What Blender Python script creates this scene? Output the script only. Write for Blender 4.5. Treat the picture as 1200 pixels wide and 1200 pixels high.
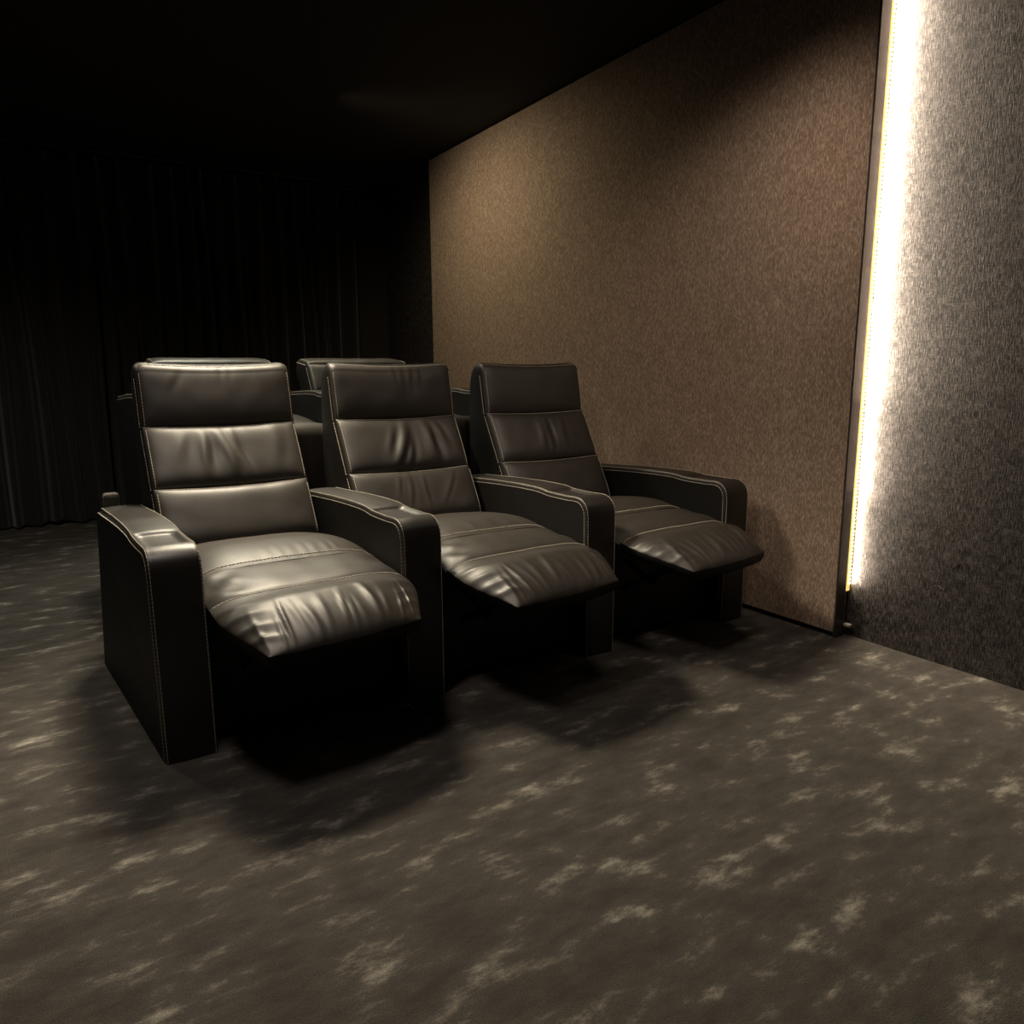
import bpy, bmesh, math, random
from mathutils import Vector, Matrix, noise

for o in list(bpy.data.objects):
    bpy.data.objects.remove(o)
S = bpy.context.scene
C = S.collection
PI = math.pi

# ------------------------------------------------------------------ camera, world, lights, exposure
cam_data = bpy.data.cameras.new('camera')
cam = bpy.data.objects.new('camera', cam_data)
C.objects.link(cam)
CAM_H = 1.11
f_px, pitch, roll, yaw = 876.14, 0.18497, -0.00622, 0.56123
cam_data.sensor_fit = 'HORIZONTAL'
cam_data.sensor_width = 36.0
cam_data.lens = 36.0 * f_px / 1200.0
cam_data.clip_start = 0.02
Fw = Vector((math.sin(yaw) * math.cos(pitch), math.cos(yaw) * math.cos(pitch), -math.sin(pitch)))
Rt = Vector((math.cos(yaw), -math.sin(yaw), 0))
Up = Rt.cross(Fw)
R2 = Rt * math.cos(roll) + Up * math.sin(roll)
U2 = Up * math.cos(roll) - Rt * math.sin(roll)
M = Matrix((R2, U2, -Fw)).transposed().to_4x4()
M.translation = Vector((0, 0, CAM_H))
cam.matrix_world = M
S.camera = cam

S.view_settings.view_transform = 'Standard'
S.view_settings.look = 'None'
S.view_settings.gamma = 1.0
S.view_settings.use_curve_mapping = False
S.view_settings.exposure = 0.0

W = bpy.data.worlds.new('world')
S.world = W
W.use_nodes = True
W.node_tree.nodes['Background'].inputs[0].default_value = (0.9, 0.8, 0.65, 1)
W.node_tree.nodes['Background'].inputs[1].default_value = 0.0

CEIL = 2.72
def spot(name, loc, target, power, angle, blend, size, col=(1.0, 0.83, 0.62)):
    l = bpy.data.lights.new(name, 'SPOT')
    l.energy = power; l.spot_size = math.radians(angle); l.spot_blend = blend
    l.shadow_soft_size = size; l.color = col
    o = bpy.data.objects.new(name, l); C.objects.link(o)
    o.location = loc
    o.rotation_euler = (Vector(target) - Vector(loc)).to_track_quat('-Z', 'Y').to_euler()
    return o
def area(name, loc, direction, power, sx, sy, col=(1, .85, .66), up='Y', spread=180):
    l = bpy.data.lights.new(name, 'AREA')
    l.shape = 'RECTANGLE'; l.size = sx; l.size_y = sy; l.energy = power; l.color = col
    l.spread = math.radians(spread)
    o = bpy.data.objects.new(name, l); C.objects.link(o)
    o.location = loc
    o.rotation_euler = Vector(direction).to_track_quat('-Z', up).to_euler()
    return o
# ceiling downlights, plus added aisle and wall fill spots (all above the picture)
spot('downlight_front', (0.20, 1.75, 2.66), (0.85, 2.6, 0.5), 55, 100, 0.8, 0.20, (1.0, .86, .76))
spot('downlight_middle', (0.78, 3.38, 2.66), (0.85, 1.90, 0.4), 540, 86, 0.7, 0.30, (1.0, .86, .64))
spot('downlight_rear', (0.85, 4.7, 2.66), (0.95, 4.2, 1.0), 130, 90, 0.8, 0.10, (1.0, .95, .74))
spot('aisle_fill', (-0.55, 4.2, 2.66), (-0.5, 4.4, 0.0), 70, 140, 0.9, 0.10, (1.0, .90, .76))  # added fill, brightens the curtain and the aisle carpet
spot('wall_fill', (1.70, 4.6, 2.66), (2.75, 4.5, 1.1), 62, 150, 0.9, 0.2, (1.0, .85, .58))  # added fill washing the far part of the fabric panel
spot('wall_fill', (2.20, 1.50, 2.66), (2.74, 2.90, 0.85), 40, 72, 0.9, 0.12, (1.0, .82, .66))  # added fill close to the panel, softens the armrest's shadow there
spot('wall_fill', (1.50, 1.35, 2.66), (2.74, 2.75, 0.55), 50, 78, 0.9, 0.2, (1.0, .82, .66))  # added fill for the lower near part of the panel

# ------------------------------------------------------------------ materials
def new_mat(name):
    m = bpy.data.materials.new(name)
    m.use_nodes = True
    nt = m.node_tree
    return m, nt, nt.nodes['Principled BSDF']
def N(nt, kind, **kw):
    n = nt.nodes.new(kind)
    for k, v in kw.items():
        setattr(n, k, v)
    return n
def obj_coord(nt, scale):
    t = N(nt, 'ShaderNodeTexCoord'); mp = N(nt, 'ShaderNodeMapping')
    mp.inputs['Scale'].default_value = scale
    nt.links.new(t.outputs['Object'], mp.inputs['Vector'])
    return mp.outputs['Vector']
def noise_tex(nt, vec, scale, detail=3, rough=.55):
    n = N(nt, 'ShaderNodeTexNoise')
    n.inputs['Scale'].default_value = scale; n.inputs['Detail'].default_value = detail
    n.inputs['Roughness'].default_value = rough
    nt.links.new(vec, n.inputs['Vector'])
    return n.outputs['Fac']
def ramp(nt, fac, stops):
    r = N(nt, 'ShaderNodeValToRGB')
    el = r.color_ramp.elements
    while len(el) > 1: el.remove(el[-1])
    el[0].position, el[0].color = stops[0][0], (*stops[0][1], 1)
    for p_, c_ in stops[1:]:
        e = el.new(p_); e.color = (*c_, 1)
    nt.links.new(fac, r.inputs['Fac'])
    return r.outputs['Color']
def bump(nt, h, strength, dist, bs):
    b = N(nt, 'ShaderNodeBump')
    b.inputs['Strength'].default_value = strength; b.inputs['Distance'].default_value = dist
    nt.links.new(h, b.inputs['Height']); nt.links.new(b.outputs['Normal'], bs.inputs['Normal'])
    return b

def leather(name, c0, c1, rough, spec=.55):
    m, nt, bs = new_mat(name)
    v = obj_coord(nt, (1, 1, 1))
    big = noise_tex(nt, v, 9, 3)
    nt.links.new(ramp(nt, big, [(.3, c0), (.7, c1)]), bs.inputs['Base Color'])
    r = N(nt, 'ShaderNodeMapRange')
    r.inputs['To Min'].default_value = rough - .05; r.inputs['To Max'].default_value = rough + .07
    nt.links.new(noise_tex(nt, v, 30, 3), r.inputs['Value'])
    nt.links.new(r.outputs['Result'], bs.inputs['Roughness'])
    vo = N(nt, 'ShaderNodeTexVoronoi'); vo.inputs['Scale'].default_value = 420
    nt.links.new(v, vo.inputs['Vector'])
    bump(nt, vo.outputs['Distance'], .12, .001, bs)
    bs.inputs['Specular IOR Level'].default_value = spec
    return m
def plain(name, col, rough=.6, metal=0.0):
    m, nt, bs = new_mat(name)
    v = obj_coord(nt, (1, 1, 1))
    f = noise_tex(nt, v, 40, 3)
    lo = tuple(c * .85 for c in col); hi = tuple(min(1, c * 1.12) for c in col)
    nt.links.new(ramp(nt, f, [(.3, lo), (.7, hi)]), bs.inputs['Base Color'])
    bs.inputs['Roughness'].default_value = rough; bs.inputs['Metallic'].default_value = metal
    return m

M_LEATHER = leather('black_brown_leather', (.023, .019, .0155), (.029, .0245, .020), .47)
M_ARM = leather('smooth_arm_leather', (.013, .011, .009), (.017, .0145, .012), .42)
M_SIDE = leather('shaded_side_leather', (.005, .0045, .004), (.007, .006, .0055), .58, .22)  # shade of the flanks put into the colour, darker than the cushion leather
M_THREAD = plain('pale_thread', (.50, .45, .36), .7)
M_BLACK = plain('black_board', (.012, .011, .010), .6)
M_METAL = plain('dark_metal', (.08, .075, .07), .38, 1.0)
M_CEIL = plain('dark_ceiling_paint', (.012, .011, .010), .9)
M_BACK = plain('dark_brown_paint', (.030, .022, .016), .8)
M_PAINT = plain('black_wall_paint', (.02, .018, .016), .9)
M_TRIM = plain('bronze_trim', (.055, .043, .036), .45, .3)

def mat_fabric():
    m, nt, bs = new_mat('brown_woven_fabric')
    v1 = obj_coord(nt, (1, 1.0, .30)); v2 = obj_coord(nt, (1, 1, 1))
    a = noise_tex(nt, v1, 190, 3, .7); b = noise_tex(nt, v2, 14, 4, .6); c = noise_tex(nt, v2, 420, 2, .6)
    mx = N(nt, 'ShaderNodeMath', operation='MULTIPLY_ADD'); mx.inputs[1].default_value = .9
    nt.links.new(a, mx.inputs[0])
    m2 = N(nt, 'ShaderNodeMath', operation='MULTIPLY'); m2.inputs[1].default_value = .10
    nt.links.new(b, m2.inputs[0]); nt.links.new(m2.outputs[0], mx.inputs[2])
    nt.links.new(ramp(nt, mx.outputs[0], [(.32, (.17, .120, .086)), (.50, (.30, .216, .160)), (.66, (.52, .40, .31))]), bs.inputs['Base Color'])
    bs.inputs['Roughness'].default_value = .92
    bs.inputs['Specular IOR Level'].default_value = .2
    ad = N(nt, 'ShaderNodeMath', operation='ADD'); nt.links.new(a, ad.inputs[0]); nt.links.new(c, ad.inputs[1])
    bump(nt, ad.outputs[0], .35, .003, bs)
    return m
def mat_silk():
    m, nt, bs = new_mat('dark_silk_wallcovering')
    v1 = obj_coord(nt, (1, 1.0, .08)); v3 = obj_coord(nt, (1, .22, 1.0)); v2 = obj_coord(nt, (1, 1, 1))
    a = noise_tex(nt, v1, 400, 2, .6); h = noise_tex(nt, v3, 420, 2, .6); b = noise_tex(nt, v2, 22, 3, .6)
    mx = N(nt, 'ShaderNodeMath', operation='MULTIPLY_ADD'); mx.inputs[1].default_value = .6
    nt.links.new(a, mx.inputs[0])
    m2 = N(nt, 'ShaderNodeMath', operation='MULTIPLY'); m2.inputs[1].default_value = .28
    nt.links.new(h, m2.inputs[0])
    m3 = N(nt, 'ShaderNodeMath', operation='MULTIPLY_ADD'); m3.inputs[1].default_value = .14
    nt.links.new(b, m3.inputs[0]); nt.links.new(m2.outputs[0], m3.inputs[2])
    nt.links.new(m3.outputs[0], mx.inputs[2])
    nt.links.new(ramp(nt, mx.outputs[0], [(.41, (.007, .0058, .0058)), (.5, (.030, .025, .025)), (.59, (.14, .123, .117))]), bs.inputs['Base Color'])
    bs.inputs['Roughness'].default_value = .46
    bs.inputs['Metallic'].default_value = .25
    bs.inputs['Specular IOR Level'].default_value = .5
    bump(nt, a, .36, .0025, bs)
    return m
def mat_carpet():
    m, nt, bs = new_mat('mottled_carpet')
    v = obj_coord(nt, (1, 2.2, 1)); v2 = obj_coord(nt, (1, 1, 1))
    a = noise_tex(nt, v, 5.5, 6, .66); b = noise_tex(nt, v2, 300, 2, .6)
    col = ramp(nt, a, [(.36, (.050, .045, .040)), (.55, (.075, .068, .060)), (.61, (.13, .12, .104)), (.72, (.32, .30, .26))])
    mix = N(nt, 'ShaderNodeMix', data_type='RGBA', blend_type='MULTIPLY')
    mix.inputs[0].default_value = .6
    nt.links.new(col, mix.inputs[6])
    nt.links.new(ramp(nt, b, [(.3, (.45, .45, .45)), (.7, (1.3, 1.3, 1.3))]), mix.inputs[7])
    nt.links.new(mix.outputs[2], bs.inputs['Base Color'])
    bs.inputs['Roughness'].default_value = .95
    bs.inputs['Specular IOR Level'].default_value = .15
    bump(nt, b, .6, .004, bs)
    return m
def mat_curtain():
    m, nt, bs = new_mat('black_velvet')
    v = obj_coord(nt, (1, 1, .1))
    nt.links.new(ramp(nt, noise_tex(nt, v, 60, 3), [(.3, (.012, .0105, .009)), (.7, (.022, .0185, .016))]), bs.inputs['Base Color'])
    bs.inputs['Roughness'].default_value = .85
    bs.inputs['Sheen Weight'].default_value = .25
    bs.inputs['Sheen Roughness'].default_value = .4
    return m
def mat_emit(name, col, strength):
    m, nt, bs = new_mat(name)
    bs.inputs['Base Color'].default_value = (*col, 1)
    bs.inputs['Emission Color'].default_value = (*col, 1)
    bs.inputs['Emission Strength'].default_value = strength
    return m
M_FABRIC = mat_fabric(); M_SILK = mat_silk(); M_CARPET = mat_carpet(); M_CURTAIN = mat_curtain()
M_LED = mat_emit('warm_led', (1.0, .80, .36), 6.0)
M_DIFF = mat_emit('led_diffuser', (1.0, .72, .22), 0.9)

# ------------------------------------------------------------------ helpers
def obj(name, bm, mat, parent=None, smooth=True, **props):
    me = bpy.data.meshes.new(name)
    bmesh.ops.recalc_face_normals(bm, faces=bm.faces)
    bm.to_mesh(me); bm.free()
    me.materials.append(mat)
    for p_ in me.polygons: p_.use_smooth = smooth
    o = bpy.data.objects.new(name, me)
    C.objects.link(o)
    if parent: o.parent = parent
    for k, v in props.items(): o[k] = v
    return o
def empty(name, loc, label, cat, group=None):
    o = bpy.data.objects.new(name, None); C.objects.link(o)
    o.empty_display_size = .1
    o.location = loc; o['label'] = label; o['category'] = cat
    if group: o['group'] = group
    return o
def add_box(bm, x0, x1, y0, y1, z0, z1, bev=0.0, fn=None, seg=2):
    r = bmesh.ops.create_cube(bm, size=1.0)
    vs = r['verts']
    for v in vs:
        v.co = Vector(((x0 + x1) / 2 + v.co.x * (x1 - x0), (y0 + y1) / 2 + v.co.y * (y1 - y0), (z0 + z1) / 2 + v.co.z * (z1 - z0)))
    if bev > 0:
        es = list({e for v in vs for e in v.link_edges})
        rr = bmesh.ops.bevel(bm, geom=es, offset=bev, segments=seg, affect='EDGES', profile=.5)
        vs = list({v for f in rr['faces'] for v in f.verts} | {v for v in vs if v.is_valid})
    if fn:
        for v in bm.verts: v.co = fn(v.co)
    return vs
def grid(bm, fn, us, vs, closed_u=False):
    rows = []
    for v in vs:
        rows.append([bm.verts.new(fn(u, v)) for u in us])
    for j in range(len(vs) - 1):
        for i in range(len(us) - 1):
            bm.faces.new((rows[j][i], rows[j][i + 1], rows[j + 1][i + 1], rows[j + 1][i]))
    return rows
def lin(a, b, n): return [a + (b - a) * i / (n - 1) for i in range(n)]
def edge_lin(n, k=1.6):   # -1..1, denser towards the ends
    out = []
    for i in range(n):
        t = -1 + 2 * i / (n - 1)
        out.append(math.copysign(1 - (1 - abs(t)) ** k, t))
    return out
def lerp(a, b, t): return a + (b - a) * t
def smooth(t):
    t = max(0, min(1, t)); return t * t * (3 - 2 * t)
def gauss(x, s): return math.exp(-(x / s) ** 2)

def stitches(bm, pts, nrm, dash=.0085, gap=.0035, w=.0024, lift=.0012):
    """thread dashes laid along the polyline pts, raised along nrm(i)"""
    L = [0.0]
    for a, b in zip(pts, pts[1:]): L.append(L[-1] + (b - a).length)
    def at(s):
        for i in range(len(pts) - 1):
            if s <= L[i + 1]:
                t = (s - L[i]) / max(1e-9, L[i + 1] - L[i])
                return pts[i].lerp(pts[i + 1], t), i
        return pts[-1], len(pts) - 2
    s = .002
    while s + dash < L[-1]:
        a, i = at(s); b, _ = at(s + dash)
        n = nrm[i] if isinstance(nrm, list) else nrm
        t = (b - a)
        if t.length > 1e-6:
            t.normalize(); sd = t.cross(n).normalized() * (w / 2)
            up = n * lift; dn = n * (-.002)
            vs = [bm.verts.new(p) for p in (a - sd + dn, a + sd + dn, b + sd + dn, b - sd + dn, a - sd * .7 + up, a + sd * .7 + up, b + sd * .7 + up, b - sd * .7 + up)]
            for q in ((4, 5, 6, 7), (0, 1, 5, 4), (1, 2, 6, 5), (2, 3, 7, 6), (3, 0, 4, 7)):
                bm.faces.new([vs[k] for k in q])
        s += dash + gap

SHEAR = .033
def sh(p):        # rear of each recliner leans towards the room's left, as the row in the photograph does
    return Vector((p[0] - SHEAR * p[1], p[1], p[2]))

# ------------------------------------------------------------------ armrest
AW = .1413
ARM_PROFILE = [(.965, .0), (.968, .30), (.966, .56), (.955, .600), (.925, .618), (.80, .624), (.62, .634), (.45, .640), (.34, .641),
               (.29, .6395), (.262, .6365), (.2485, .6345), (.242, .6335), (.236, .633), (.230, .6325), (.220, .632), (.16, .631), (.10, .631), (.055, .633), (.030, .631), (.010, .623), (-.006, .609),
               (-.016, .592), (-.021, .572), (-.022, .54), (-.022, .40), (-.022, .20), (-.020, .0)]
def dense(poly, step):
    out = []
    for a, b in zip(poly, poly[1:]):
        n = max(1, int(math.hypot(b[0] - a[0], b[1] - a[1]) / step))
        for k in range(n): out.append((lerp(a[0], b[0], k / n), lerp(a[1], b[1], k / n)))
    out.append(poly[-1]); return out
def prof_normals(pr):
    out = []
    for i in range(len(pr)):
        a = pr[max(0, i - 1)]; b = pr[min(len(pr) - 1, i + 1)]
        ty, tz = b[0] - a[0], b[1] - a[1]; l = math.hypot(ty, tz) or 1
        # travelling rear bottom -> top -> front: outward normal is to the right of travel seen from -x
        out.append((tz / l, -ty / l))
    return out
def build_arm(parent, cx, rec=1.0, flare=0.0):
    sh = lambda p: Vector((p[0] - (SHEAR + flare * .017) * p[1], p[1], p[2]))
    pr = dense(ARM_PROFILE, .03); nr = prof_normals(pr)
    arm = bmesh.new()
    sta = [(-.5, .022), (-.5, .014), (-.497, .0075), (-.487, .0025), (-.465, .0004), (-.43, .0), (-.40, .0), (-.36, -.001), (-.25, -.002), (-.12, -.003), (0, -.003)]
    sta = sta + [(-a, b) for a, b in reversed(sta[:-1])]
    rows = []
    for (u, ins) in sta:
        row = []
        for (y, z), (ny, nz) in zip(pr, nr):
            d = ins
            # sunken tray between the pad and the front roll
            tray = smooth((y - .045) / .05) * smooth((.248 - y) / .012) * smooth((.40 - abs(u)) / .05) if z > .6 else 0
            d += .010 * tray * rec
            zz = z - nz * d
            if z < .001: zz = 0
            row.append(arm.verts.new(sh((cx + u * AW, y - ny * d, max(0, zz)))))
        rows.append(row)
    for j in range(len(rows) - 1):
        for i in range(len(pr) - 1):
            arm.faces.new((rows[j][i], rows[j][i + 1], rows[j + 1][i + 1], rows[j + 1][i]))
    # side panels: flat, filled towards the floor
    for row, sgn in ((rows[0], -1), (rows[-1], 1)):
        bot = [arm.verts.new(Vector((v.co.x, v.co.y, 0.0))) for v in row]
        half = len(row) // 2
        arm.faces.new(row if sgn < 0 else list(reversed(row)))
        for v in bot: arm.verts.remove(v)
    o = obj('armrest', arm, M_ARM, parent)
    # side leather panels laid on both flanks
    for sgn in (-1, 1):
        sb = bmesh.new(); ring = []; ring2 = []
        for (y, z), (ny, nz) in zip(pr, nr):
            p = (y - ny * .018, max(.0, z - nz * .018))
            fl = flare * (.008 + .030 * (1 - p[1] / .64)) * smooth(y / .9) if sgn < 0 else 0
            ring.append(sb.verts.new(sh((cx + sgn * (AW / 2 + .0022 + fl), *p))))
            p = (y - ny * .011, max(.0, z - nz * .011))
            ring2.append(sb.verts.new(sh((cx + sgn * (AW / 2 - .001), *p))))
        sb.faces.new(ring)
        for i in range(len(ring) - 1): sb.faces.new((ring[i], ring[i + 1], ring2[i + 1], ring2[i]))
        so = obj('side_panel', sb, M_SIDE, o, smooth=False)
    st = bmesh.new()
    keep = [i for i, (y, z) in enumerate(pr) if not (y > .95 and z < .6)]
    for sgn in (-1, 1):
        for (u, ins, nv) in ((.468, .0004, .25), (.5, .019, 1.2)):
            pts = []; ns = []
            for i in keep:
                y, z = pr[i]; ny, nz = nr[i]
                if nv < 1:
                    pts.append(sh((cx + sgn * u * AW, y - ny * ins, z - nz * ins)))
                    ns.append(Vector((sgn * nv, ny, nz)).normalized())
                else:
                    fl = flare * (.008 + .030 * (1 - z / .64)) * smooth(y / .9) if sgn < 0 else 0
                    pts.append(sh((cx + sgn * (AW / 2 + .001 + fl), y - ny * .0165, z - nz * .0165)))
                    ns.append(Vector((sgn, ny * .2, nz * .2)).normalized())
            stitches(st, pts, ns)
    obj('stitching', st, M_THREAD, o, smooth=False, kind='stuff')
    return o

# ------------------------------------------------------------------ backrest
BX0, BX1 = -.302, .284      # left and right edge (before the lean)
def rot_about(p, c, a):
    y, z = p[0] - c[0], p[1] - c[1]
    return (c[0] + y * math.cos(a) - z * math.sin(a), c[1] + y * math.sin(a) + z * math.cos(a))
PATH = [(.655, .40), (.695, .475), (.810, .686), (.936, .913), (.981, 1.145)]
def wrinkle(kind, which, u, v):
    """folds pressed into a cushion; u across -1..1, v up 0..1"""
    h = 0.0
    for (k, w, u0, slope, wid, v0, vl, amp) in FOLDS:
        if k != kind or w != which: continue
        du = u - (u0 + slope * (v - .5) + .03 * math.sin(v * 5 + u0 * 9))
        env = gauss(v - v0, vl)
        h += amp * env * (gauss(du, wid) - .75 * gauss(du - 1.35 * wid, wid * .8))
    return h
# (cushion, chair, u centre, lean, width, v centre, v length, height)
FOLDS = [('mid', 0, -.30, -.10, 0.069, .52, .30, .009), ('mid', 0, -.02, -.16, 0.075, .48, .34, .011), ('mid', 0, .13, -.14, 0.062, .50, .30, .010),
         ('mid', 0, -.62, .25, 0.088, .62, .2, .004), ('mid', 0, .62, .15, 0.100, .6, .3, .003),
         ('mid', 1, -.28, .20, 0.062, .55, .22, .005), ('mid', 1, -.10, .30, 0.075, .46, .34, .013), ('mid', 1, .02, .22, 0.069, .42, .30, .010), ('mid', 1, .40, -.22, 0.088, .50, .34, .014), ('mid', 1, .60, -.22, 0.075, .66, .22, .006),
         ('mid', 2, .02, .10, 0.062, .55, .30, .008), ('mid', 2, -.12, .05, 0.075, .5, .3, .005), ('mid', 2, .35, -.05, 0.075, .5, .3, .003),
         ('top', 0, 0, .05, .05, .92, .16, 0.0027), ('top', 0, -.12, .05, .04, .92, .14, 0.0018), ('top', 0, .14, .0, .04, .9, .14, 0.0018), ('top', 0, -.72, .5, .07, .8, .2, 0.0018),
         ('top', 1, .02, -.06, .04, .86, .22, 0.0018), ('top', 1, .14, -.04, .035, .82, .26, 0.0018), ('top', 1, .26, -.02, .035, .84, .24, 0.0018), ('top', 1, .38, -.02, .04, .84, .2, 0.0014),
         ('low', 1, -.18, .10, .035, .6, .3, 0.0030), ('low', 1, .10, .10, .03, .55, .35, 0.0030), ('low', 1, -.34, .05, .03, .7, .2, 0.0024), ('low', 1, .45, .4, .05, .6, .3, 0.0018)]

def build_back(parent, which, recline=0.0, fold=0.0, size=1.0):
    hinge = PATH[1]
    path = [PATH[0]] + [rot_about((lerp(hinge[0], p[0], size), lerp(hinge[1], p[1], size)), hinge, recline) for p in PATH[1:]]
    hd = Vector((path[4][0] - path[3][0], path[4][1] - path[3][1])); hl = hd.length; hd.normalize()
    def sh(p):
        # rounded upper corners of the head
        t = (p[1] - path[3][0]) * hd.x + (p[2] - path[3][1]) * hd.y
        d = max(0, .034 - min(p[0] - BX0, BX1 - p[0])); k = 0
        if d > 0: k = (.034 - math.sqrt(max(0, .034 ** 2 - min(d, .034) ** 2))) * smooth((t - hl * .55) / (hl * .45)) * .85
        ux = (p[0] - (BX0 + BX1) / 2) / ((BX1 - BX0) / 2)
        k += .011 * max(0, 1 - ux * ux) * smooth((t - hl * .4) / (hl * .6))
        return Vector((p[0] - SHEAR * p[1], p[1] - hd.x * k, p[2] - hd.y * k))
    if fold: path[4] = rot_about(path[4], path[3], fold)
    # ---- shell: side profile extruded across
    dirs = []
    front = dense(path, .04)
    a, b = path[3], path[4]
    td = Vector((b[0] - a[0], b[1] - a[1])).normalized(); tn = Vector((td.y, -td.x))   # tn points rearward
    thick = .10 if not fold else .12
    top = Vector(b)
    if size == 1.0:
        rear = [(1.000, 1.158), (1.030, 1.158), (1.060, 1.146), (1.082, 1.118), (1.092, 1.07), (1.100, .95), (1.102, .70), (1.09, .45), (1.04, .34), (.80, .33)]
    else:
        t2 = top + tn * thick
        b1 = Vector(path[2]); sdir = (Vector(path[3]) - b1).normalized(); sn = Vector((sdir.y, -sdir.x))
        rear = [tuple(top + td * .022 + tn * .02), tuple(top + td * .03 + tn * .05), tuple(t2 + td * .012), tuple(t2 - td * .03),
                tuple(Vector(path[3]) + sn * .16 + Vector((.02, -.02))), tuple(b1 + sn * .20), (path[1][0] + .24, .36), (.80, .33)]
    poly = front + rear
    sb = bmesh.new()
    r = .016
    cxy = Vector((sum(p[0] for p in poly) / len(poly), sum(p[1] for p in poly) / len(poly)))
    # polygon inset by vertex normals for a soft edge
    n_ = len(poly); inw = []
    for i in range(n_):
        p0 = Vector(poly[i - 1]); p2 = Vector(poly[(i + 1) % n_]); t = (p2 - p0)
        t = t.normalized() if t.length > 0 else Vector((0, 1))
        inw.append(Vector((t.y, -t.x)))
    rows = []
    for (x, d) in ((BX0, r), (BX0 + .002, r * .5), (BX0 + .008, r * .12), (BX0 + .016, 0), (BX0 + .025, 0), (BX0 + .035, 0), (BX0 + .1, 0), (BX0 + .17, 0), (BX0 + .24, 0), ((BX0 + BX1) / 2, 0), (BX1 - .24, 0), (BX1 - .17, 0), (BX1 - .1, 0), (BX1 - .035, 0), (BX1 - .025, 0), (BX1 - .016, 0), (BX1 - .008, r * .12), (BX1 - .002, r * .5), (BX1, r)):
        xs = []
        for i in range(n_):
            q = Vector(poly[i]) + inw[i] * d
            xs.append(sb.verts.new(sh((x, q.x, q.y))))
        rows.append(xs)
    for j in range(len(rows) - 1):
        for i in range(n_):
            k = (i + 1) % n_
            sb.faces.new((rows[j][i], rows[j][k], rows[j + 1][k], rows[j + 1][i]))
    sb.faces.new(rows[0]); sb.faces.new(list(reversed(rows[-1])))
    shell = obj('backrest', sb, M_SIDE, parent)
    # ---- three cushions
    st = bmesh.new()
    def surf(i, kind, amp):
        p0, p1 = Vector(path[i]), Vector(path[i + 1])
        d = (p1 - p0).normalized(); n = Vector((-d.y, d.x))       # forward and up
        def fn(u, v):
            x = lerp(BX0 + .004, BX1 - .004, (u + 1) / 2)
            eu = max(0, 1 - abs(u) ** 9) ** .5
            ev = (max(0, 1 - abs(2 * v - 1) ** 4.5)) ** .55
            if kind == 'top': ev = max(ev, .78) if v > .5 else ev
            belly = .65 + .35 * math.cos(u * 1.3)
            h = .004 + amp * eu * ev * belly
            bow = -.012 * (1 - u * u) * (1 - v if kind == 'top' else 1)       # seams hang in the middle
            tt = v
            q = p0.lerp(p1, tt)
            if kind == 'top' and v > .93:       # roll back over the head edge
                k = (v - .93) / .07
                h = h * math.cos(k * PI / 2) - .012 * k
                q = p0.lerp(p1, .93) + d * ((p1 - p0).length * .07 + .012) * math.sin(k * PI / 2)
                h += .0
            if kind == 'top':
                h -= .012 * (1 - u * u) * smooth((v - .3) / .7)       # head edge is a little hollow
            h += wrinkle(kind, which, u, v) * eu * ev
            h += .0016 * noise.noise(Vector((u * 4 + which * 7, v * 3, i * 5.1)))
            q = q + n * h
            p = Vector((x, q.x, q.y + bow))
            return sh(p)
        return fn, n
    us = edge_lin(91, 1.5)
    names = {1: 'lumbar_cushion', 2: 'back_cushion', 3: 'headrest'}
    kinds = {1: ('low', .040), 2: ('mid', .036), 3: ('top', .030)}
    for i in (1, 2, 3):
        fn, n = surf(i, *kinds[i])
        bm = bmesh.new()
        vs = [(t + 1) / 2 for t in edge_lin(41, 1.5)]
        rows = grid(bm, fn, us, vs)
        # skirt back into the shell
        nb = Vector((0, -n.x, -n.y)) * .02
        loop = rows[0] + [r_[-1] for r_ in rows[1:]] + list(reversed(rows[-1][:-1])) + [r_[0] for r_ in reversed(rows[1:-1])]
        low = [bm.verts.new(v.co + nb) for v in loop]
        for k in range(len(loop)):
            k2 = (k + 1) % len(loop)
            bm.faces.new((loop[k], loop[k2], low[k2], low[k]))
        obj(names[i], bm, M_LEATHER, shell)
        n3 = Vector((0, n.x, n.y)).normalized()
        if i > 1:     # seam thread just below the seam
            fl, nl = surf(i - 1, *kinds[i - 1])
            pts = [fl(u, .972) for u in lin(-.985, .985, 60)]
            stitches(st, pts, n3, lift=.0022)
        # double line along the left and right edges
        for u, nx in ((-.966, -.4), (.972, .4)):
            pts = [fn(u, v) for v in lin(.01, .93, 40)]
            stitches(st, pts, Vector((nx, n.x, n.y)).normalized(), lift=.0018)
        pts = [sh((BX0 - .0005, lerp(path[i][0], path[i + 1][0], t) + .016, lerp(path[i][1], path[i + 1][1], t) - .006)) for t in lin(0, .97, 30)]
        stitches(st, pts, Vector((-1, 0, 0)))
        pts = [sh((BX1 + .0005, lerp(path[i][0], path[i + 1][0], t) + .016, lerp(path[i][1], path[i + 1][1], t) - .006)) for t in lin(0, .97, 30)]
        stitches(st, pts, Vector((1, 0, 0)))
        if i == 3:
            pts = [fn(u, .965) for u in lin(-.97, .97, 60)]
            stitches(st, pts, Vector((0, n.x, n.y + .4)).normalized(), lift=.0018, w=.0018)
    obj('stitching', st, M_THREAD, shell, smooth=False, kind='stuff')
    return shell

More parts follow.
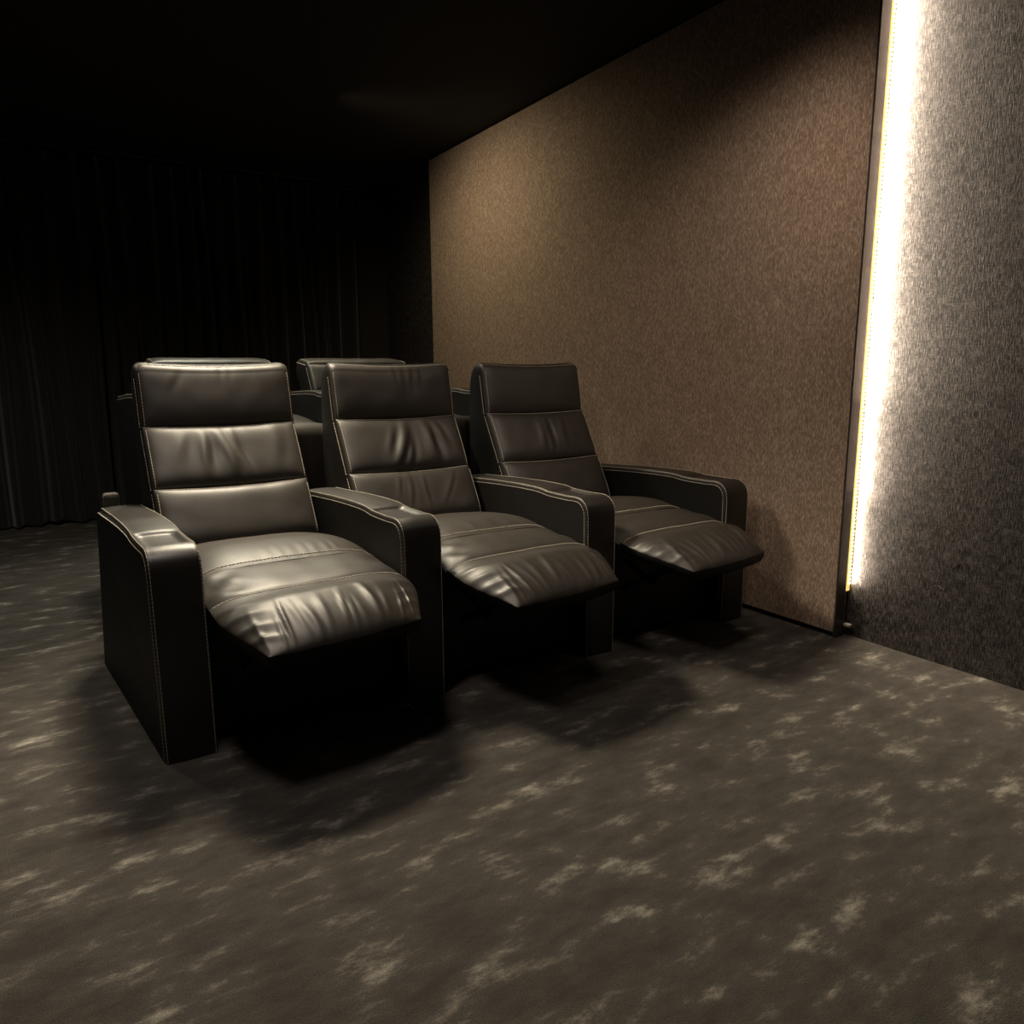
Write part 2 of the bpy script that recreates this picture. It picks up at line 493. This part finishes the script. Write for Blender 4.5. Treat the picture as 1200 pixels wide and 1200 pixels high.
# ------------------------------------------------------------------ seat and footrest
def build_seat(parent, which, reclined=True):
    HW = .306
    us = edge_lin(81, 1.6)
    st = bmesh.new()
    # three strips of leather: seat pan, front strip, footrest
    yA, zA, yB, zB = .185, .498, -.035, .478
    def seat_fn(u, v):           # v 0 at the back, 1 at seam A
        bowA = -.022 * (1 - u * u)
        y = lerp(.74, yA + bowA, v)
        z = lerp(.455, zA, smooth(v * 1.15))
        eu = max(0, 1 - abs(u) ** 6) ** .5
        ev = (1 - (max(0, v - .7) / .3) ** 2.6)
        h = .030 * eu * (.47 + .53 * ev) * (.7 + .3 * math.cos(u * 1.5)) - .034 * abs(u) ** 5
        h += .022 * math.sin(PI * min(1, v * 1.05)) ** .8 * eu
        h += .0022 * noise.noise(Vector((u * 3 + which, v * 3, 2.2)))
        for k in range(7):
            du = u - (-.2 + .13 * k + .05 * math.sin(k * 3.1 + which))
            h += .0016 * gauss(du, .03) * gauss(v - .88, .10)
        return sh((u * HW, y, z + h))
    def front_fn(u, v):          # seam A to seam B
        bowA = -.022 * (1 - u * u); bowB = -.020 * (1 - u * u) + .012 * u
        y = lerp(yA + bowA, yB + bowB, v); z = lerp(zA, zB, v)
        eu = max(0, 1 - abs(u) ** 6) ** .5
        ev = max(0, 1 - abs(2 * v - 1) ** 2.6) ** .6
        h = min(0, v) * .09 + .012 * eu * ev - .004 * eu + .030 * eu * (.7 + .3 * math.cos(u * 1.5)) * .50 * (1 - .35 * v) - .034 * abs(u) ** 5
        h += .007 * gauss(u + .88, .12) * math.sin(v * 9 + which) + .004 * gauss(u + .72, .1) * math.sin(v * 13 + 1.2 + which)
        h += .005 * gauss(u - .86, .10) * math.sin(v * 8 + 2)
        h += .0022 * noise.noise(Vector((u * 4 + which * 3, v * 2.5, 7.2)))
        return sh((u * HW, y, z + h))
    bm = bmesh.new(); grid(bm, seat_fn, us, lin(0, 1, 46))
    a = bm.verts
    seat = obj('seat_cushion', bm, M_LEATHER, parent)
    bm = bmesh.new(); grid(bm, front_fn, us, lin(-.12, 1, 33))
    fr = obj('front_cushion', bm, M_LEATHER, parent)
    for fn in (seat_fn, ):
        pts = [fn(u, .955) for u in lin(-.985, .985, 70)]
        stitches(st, pts, Vector((0, -.25, 1)).normalized(), lift=.003, w=.0028)
    if reclined:
        def foot_fn(u, v):       # u -1..1, v 0 at seam B .. 1 front end
            bowB = -.020 * (1 - u * u)
            ys, ye = yB + bowB + .012 * u, -.325 + .032 * u - .018 * (1 - u * u)
            hw = lerp(.306, .232, smooth(v) * .55 + .45 * v)
            hw += .020 * math.sin(PI * v)
            y = lerp(ys, ye, v)
            v_, v = v, max(0.0, v)
            z = lerp(zB - .002, .388, v ** 1.15) + min(0, v_) * .35
            eu = max(0, 1 - abs(u) ** 4.5) ** .5
            ev = max(0, 1 - v ** 7) ** .5
            evs = smooth(v / .45)
            rollin = .050 * eu * ev
            crown = .022 * (1 - u * u) * (.15 + .85 * evs) * (1 - v ** 4)
            h = -.030 * abs(u) ** 5 * (1 - v) + rollin * (.12 + .58 * evs) + crown
            # gathers fanning out from the ends
            a_ = 0
            for k in range(13):
                uk = -.96 + .155 * k + .03 * math.sin(k * 2.3 + which * 1.7)
                lean = -.30 * uk + .14 * math.sin(k * 1.3 + which)
                wid = .030 + .014 * math.sin(k * 5.1 + which)
                v0 = .80 + .10 * math.sin(k * 1.9 + which * 2)
                a_ += (.0050 + .0022 * math.sin(k * 3.7 + which)) * gauss(u - uk - lean * (1 - v), wid) * gauss(v - v0, .26)
            for k in range(4):
                vk = .22 + .19 * k + .03 * math.sin(k + which)
                a_ += .0075 * gauss(v - vk - .25 * (u + 1), .040) * gauss(u + .92, .17)
                a_ += .0034 * gauss(v - vk - .1 + .30 * (u - 1), .055) * gauss(u - .92, .20)
            h += (a_ * 1.3 - .004 * smooth(v / .3)) * (.3 + .7 * eu) * ev + .003 * (1 - smooth(v / .3))
            h += .0025 * noise.noise(Vector((u * 3 + which * 5, v * 3, 11.2)))
            return sh((u * hw, y, z + h))
        bm = bmesh.new()
        vs = [-.05, -.02] + [1 - (1 - t) ** 1.7 for t in lin(0, 1, 56)]
        us2 = edge_lin(121, 1.9)
        rows = grid(bm, foot_fn, us2, vs)
        fo = obj('footrest', bm, M_LEATHER, parent)
        pts = [foot_fn(u, .035) for u in lin(-.975, .975, 70)]
        stitches(st, pts, Vector((0, -.35, 1)).normalized(), lift=.0022, w=.0030)
        # board under the pad, wrapped in dark leather
        bb = bmesh.new(); top = []; bot = []; mid = []
        ring = [(u, 1.0) for u in lin(-1, 1, 25)] + [(1.0, v) for v in lin(.96, .0, 20)] + [(-1.0, v) for v in lin(.0, .96, 20)]
        for (u, v) in ring:
            p = foot_fn(u, v)
            top.append(bb.verts.new(p + Vector((0, 0, .004)))); mid.append(bb.verts.new(p + Vector((0, -.002 if v == 1 else 0, -.010))))
            bot.append(bb.verts.new(Vector((p.x * .97, p.y + .008 * (1 if v == 1 else 0), p.z - .034))))
        for k in range(len(ring)):
            k2 = (k + 1) % len(ring)
            bb.faces.new((top[k], top[k2], mid[k2], mid[k])); bb.faces.new((mid[k], mid[k2], bot[k2], bot[k]))
        bb.faces.new(bot)
        obj('footrest_board', bb, M_SIDE, fo)
        for sx in (-.2, .2):     # scissor linkage between base and board
            for (p, q) in (((sx, .10, .20), (sx, -.20, .365)), ((sx + .018, .10, .36), (sx + .018, -.10, .28)), ((sx + .018, -.10, .28), (sx + .018, -.16, .385))):
                lb = bmesh.new()
                p, q = Vector(p), Vector(q); d = (q - p); ln = d.length; d.normalize()
                up = Vector((1, 0, 0)).cross(d)
                vv = []
                for t in (0, ln):
                    for (ax_, au) in ((-.003, -.012), (.003, -.012), (.003, .012), (-.003, .012)):
                        vv.append(lb.verts.new(sh(p + d * t + Vector((ax_, 0, 0)) + up * au)))
                for q4 in ((0, 1, 2, 3), (7, 6, 5, 4), (0, 4, 5, 1), (1, 5, 6, 2), (2, 6, 7, 3), (3, 7, 4, 0)):
                    lb.faces.new([vv[k] for k in q4])
                obj('link', lb, M_METAL, fo, smooth=False)
    else:
        def flap_fn(u, v):
            a = v * PI / 2
            y = yB - .020 * (1 - u * u) - .05 * math.sin(min(1, v * 3) * PI / 2)
            z = zB + .0105 - .05 * (1 - math.cos(min(1, v * 3) * PI / 2)) - max(0, v - .333) * .42
            eu = max(0, 1 - abs(u) ** 6) ** .5
            return sh((u * HW, y - .012 * eu * math.sin(PI * v), z + .02 * eu * (1 - v) - .034 * abs(u) ** 5 * (1 - v)))
        bm = bmesh.new(); grid(bm, flap_fn, us, lin(0, 1, 40))
        fo = obj('footrest', bm, M_LEATHER, parent)
        pts = [front_fn(u, .95) for u in lin(-.985, .985, 70)]
        stitches(st, pts, Vector((0, -.25, 1)).normalized(), lift=.003)
    obj('stitching', st, M_THREAD, seat, smooth=False, kind='stuff')
    # base box under the seat
    bm = bmesh.new()
    add_box(bm, -.302, .302, .06, .72, .03, .44, .01, sh)
    obj('base', bm, M_BLACK, parent)
    for x in (-.25, .25):
        for y in (.10, .68):
            fb = bmesh.new()
            add_box(fb, x - .025, x + .025, y - .025, y + .025, .0, .032, .004, sh)
            obj('foot', fb, M_BLACK, parent)

def recliner(loc, which, label, left_arm, recline=0, fold=0, reclined=True, group=None, size=1.0):
    t = empty('recliner', loc, label, 'recliner', group)
    if left_arm: build_arm(t, -.45 + AW / 2, flare=1.0 if reclined else 0.0)
    build_arm(t, .31 + AW / 2)
    build_back(t, which, recline, fold, size)
    build_seat(t, which, reclined)
    return t

# ------------------------------------------------------------------ room shell
def struct(name, bm, mat, parent=None, smooth=False):
    o = obj(name, bm, mat, parent, smooth)
    o['kind'] = 'structure'
    return o
XL, XR, YF, YB = -1.6, 2.825, -1.4, 6.62
bm = bmesh.new(); add_box(bm, XL - .1, XR + .1, YF - .1, YB + .1, -.1, 0)
struct('floor', bm, M_CARPET)
bm = bmesh.new(); add_box(bm, XL - .1, XR + .1, YF - .1, YB + .1, CEIL, CEIL + .1)
struct('ceiling', bm, M_CEIL)
bm = bmesh.new(); add_box(bm, XL - .1, XL, YF, YB, 0, CEIL)
struct('wall_left', bm, M_PAINT)
bm = bmesh.new(); add_box(bm, XR, XR + .1, YF, YB, 0, CEIL)
wall_right = struct('wall_right', bm, M_SILK)
bm = bmesh.new(); add_box(bm, XL - .1, XR + .1, YB, YB + .1, 0, CEIL)
struct('wall_back', bm, M_BACK)
bm = bmesh.new(); add_box(bm, XL - .1, XR + .1, YF - .1, YF, 0, CEIL)
struct('wall_front', bm, M_PAINT)
# faint scratches on the dark wall covering
for (y0, z0, y1, z1) in ((1.418, .372, 1.385, .412), (1.385, .412, 1.355, .366), (1.47, .300, 1.43, .296)):
    bm = bmesh.new()
    a, b = Vector((XR - .0004, y0, z0)), Vector((XR - .0004, y1, z1))
    pts = [a.lerp(b, t) + Vector((0, 0, .003 * math.sin(t * 5))) for t in lin(0, 1, 8)]
    stitches(bm, pts, Vector((-1, 0, 0)), dash=.006, gap=.001, w=.0008, lift=.0004)
    obj('scratch', bm, M_DIFF if False else plain('scratch_pale', (.25, .22, .2), .7), wall_right, smooth=False)

# big fabric panel standing off the right wall
PX, PY0, PY1 = 2.74, 1.82, 5.53
fp = empty('fabric_panel', (XR, (PY0 + PY1) / 2, 0), 'large brown woven fabric panel covering the side wall behind the recliners', 'wall panel')
def local(o):
    o.matrix_parent_inverse = o.parent.matrix_world.inverted() if False else Matrix.Translation(-o.parent.location)
    return o
bm = bmesh.new(); add_box(bm, PX, XR - .012, PY0 + .004, PY1, .024, CEIL - .01, .0015)
local(obj('fabric_face', bm, M_FABRIC, fp, smooth=False))
bm = bmesh.new(); add_box(bm, PX - .0015, PX + .056, PY0 - .004, PY0 + .004, .0, CEIL - .01, .001)
local(obj('edge_trim', bm, M_TRIM, fp, smooth=False))
bm = bmesh.new(); add_box(bm, PX + .018, XR - .012, PY0 + .01, PY1 - .01, .0, .0235)
local(obj('plinth', bm, M_BLACK, fp, smooth=False))

# LED strip on the hidden edge of the panel
LZ0, LZ1 = .225, 2.62
ls = empty('light_strip', (XR, PY0, 0), 'glowing warm white light strip along the upright edge of the brown panel', 'light strip')
bm = bmesh.new(); add_box(bm, PX + .064, PX + .0835, PY0 - .002, PY0 + .0035, LZ0 - .03, LZ1, .0008)
local(obj('diffuser', bm, M_DIFF, ls, smooth=False))
bm = bmesh.new()
z = LZ0
while z < LZ1:
    add_box(bm, PX + .071, PX + .081, PY0 - .005, PY0 - .002, z, z + .007)
    z += .016
local(obj('led_chips', bm, M_LED, ls, smooth=False))['kind'] = 'stuff'
bm = bmesh.new(); add_box(bm, PX + .052, PX + .072, PY0 - .035, PY0 - .006, .045, .058, .003)
local(obj('connector', bm, plain('pale_plastic', (.5, .47, .40), .5), ls, smooth=False, label='small pale connector at the foot of the strip'))
q = Vector((.2, -1, 0)).normalized()
zx = -q; yx = Vector((0, 0, 1)); xx = yx.cross(zx)
for z0, z1, dens in ((LZ0, .60, 6.5), (.60, 1.0, 15.0), (1.0, LZ1, 30.0)):      # the strip dims towards its lower end
    LED = area('light_strip_glow', (PX + .064, PY0 - .007, (z0 + z1) / 2), (0, -1, 0), dens * (z1 - z0), .012, z1 - z0, (1.0, .84, .64))
    mm = Matrix((xx, yx, zx)).transposed().to_4x4(); mm.translation = LED.location
    LED.matrix_world = mm

# ------------------------------------------------------------------ curtains along the back wall
def curtain(x0, x1, y, seed, label):
    rnd = random.Random(seed)
    ph = []
    x = x0; knots = []
    while x < x1:
        knots.append(x); x += rnd.uniform(.07, .15)
    def fold(xx, z):
        s = 0
        s += .040 * math.sin(xx * 46 + 1.6 * math.sin(xx * 7 + seed) + seed)
        s += .018 * math.sin(xx * 83 + 2.0 * math.sin(xx * 5 + 2) + z * .5)
        s += .012 * math.sin(xx * 21 + z * .9 + seed)
        return s * (.75 + .25 * (1 - z / CEIL))
    bm = bmesh.new()
    xs = lin(x0, x1, int((x1 - x0) / .0065))
    zs = [.012, .03, .06] + lin(.15, CEIL - .06, 14)
    rows = []
    for k, z in enumerate(zs):
        row = []
        for xx in xs:
            zz = z + (.008 * math.sin(xx * 12 + seed) + .006 * math.sin(xx * 31) if k < 2 else 0)
            row.append(bm.verts.new((xx + .012 * math.sin(z * 2 + xx * 9), y + fold(xx, z), zz)))
        rows.append(row)
    for j in range(len(zs) - 1):
        for i in range(len(xs) - 1):
            bm.faces.new((rows[j][i], rows[j][i + 1], rows[j + 1][i + 1], rows[j + 1][i]))
    o = obj('curtain', bm, M_CURTAIN)
    md = o.modifiers.new('cloth', 'SOLIDIFY'); md.thickness = .004
    o['label'] = label; o['category'] = 'curtain'
    return o
curtain(-1.55, .455, 6.50, 1, 'black pleated floor-length curtain beside the dark aisle carpet')
curtain(.475, 2.50, 6.50, 4, 'black pleated curtain hanging behind the rear recliners')
bm = bmesh.new(); add_box(bm, -1.58, 2.55, 6.475, 6.525, CEIL - .035, CEIL, .004)
tr = obj('curtain_track', bm, M_METAL, smooth=False)
tr['label'] = 'dark metal curtain track on the ceiling above the curtains'; tr['category'] = 'curtain track'

# ------------------------------------------------------------------ platform for the rear row
RZ = .38
RX0, RY0, RY1 = .43, 3.38, 4.90
bm = bmesh.new(); add_box(bm, RX0, PX - .012, RY0, RY1, 0, RZ, .012)
rp = obj('platform', bm, M_CARPET, smooth=False)
rp['label'] = 'carpeted platform raising the rear pair of recliners'; rp['category'] = 'platform'
bm = bmesh.new(); add_box(bm, .181, .238, 3.262, 3.335, 0, .652, .012)
bk = obj('carpet_post', bm, M_CARPET, smooth=False)
bk['label'] = 'short grey carpeted post behind the far end of the first armrest'; bk['category'] = 'post'

# ------------------------------------------------------------------ recliners
AX, AY, P = .2088, 2.2344, .76
rows_lab = ['black leather recliner nearest the curtained aisle, raised footrest, with two armrests',
            'middle black leather recliner of the front row, deeply creased back cushion, raised footrest',
            'dim black leather recliner beside the brown fabric wall, raised footrest']
for i in range(3):
    recliner((AX + .45 + P * i, AY, 0), i, rows_lab[i], i == 0, group='front row recliners')
rear_lab = ['rear black recliner on the platform directly behind the recliner nearest the aisle',
            'rear black recliner on the platform behind the middle front recliner']
for i in range(2):
    r_ = recliner((AX + .67 + .825 * i, AY + 1.27, RZ), 5 + i, rear_lab[i], i == 0, fold=math.radians(-72), reclined=False, group='rear row recliners', size=.70)
    r_.scale = (1.08, 1, 1)
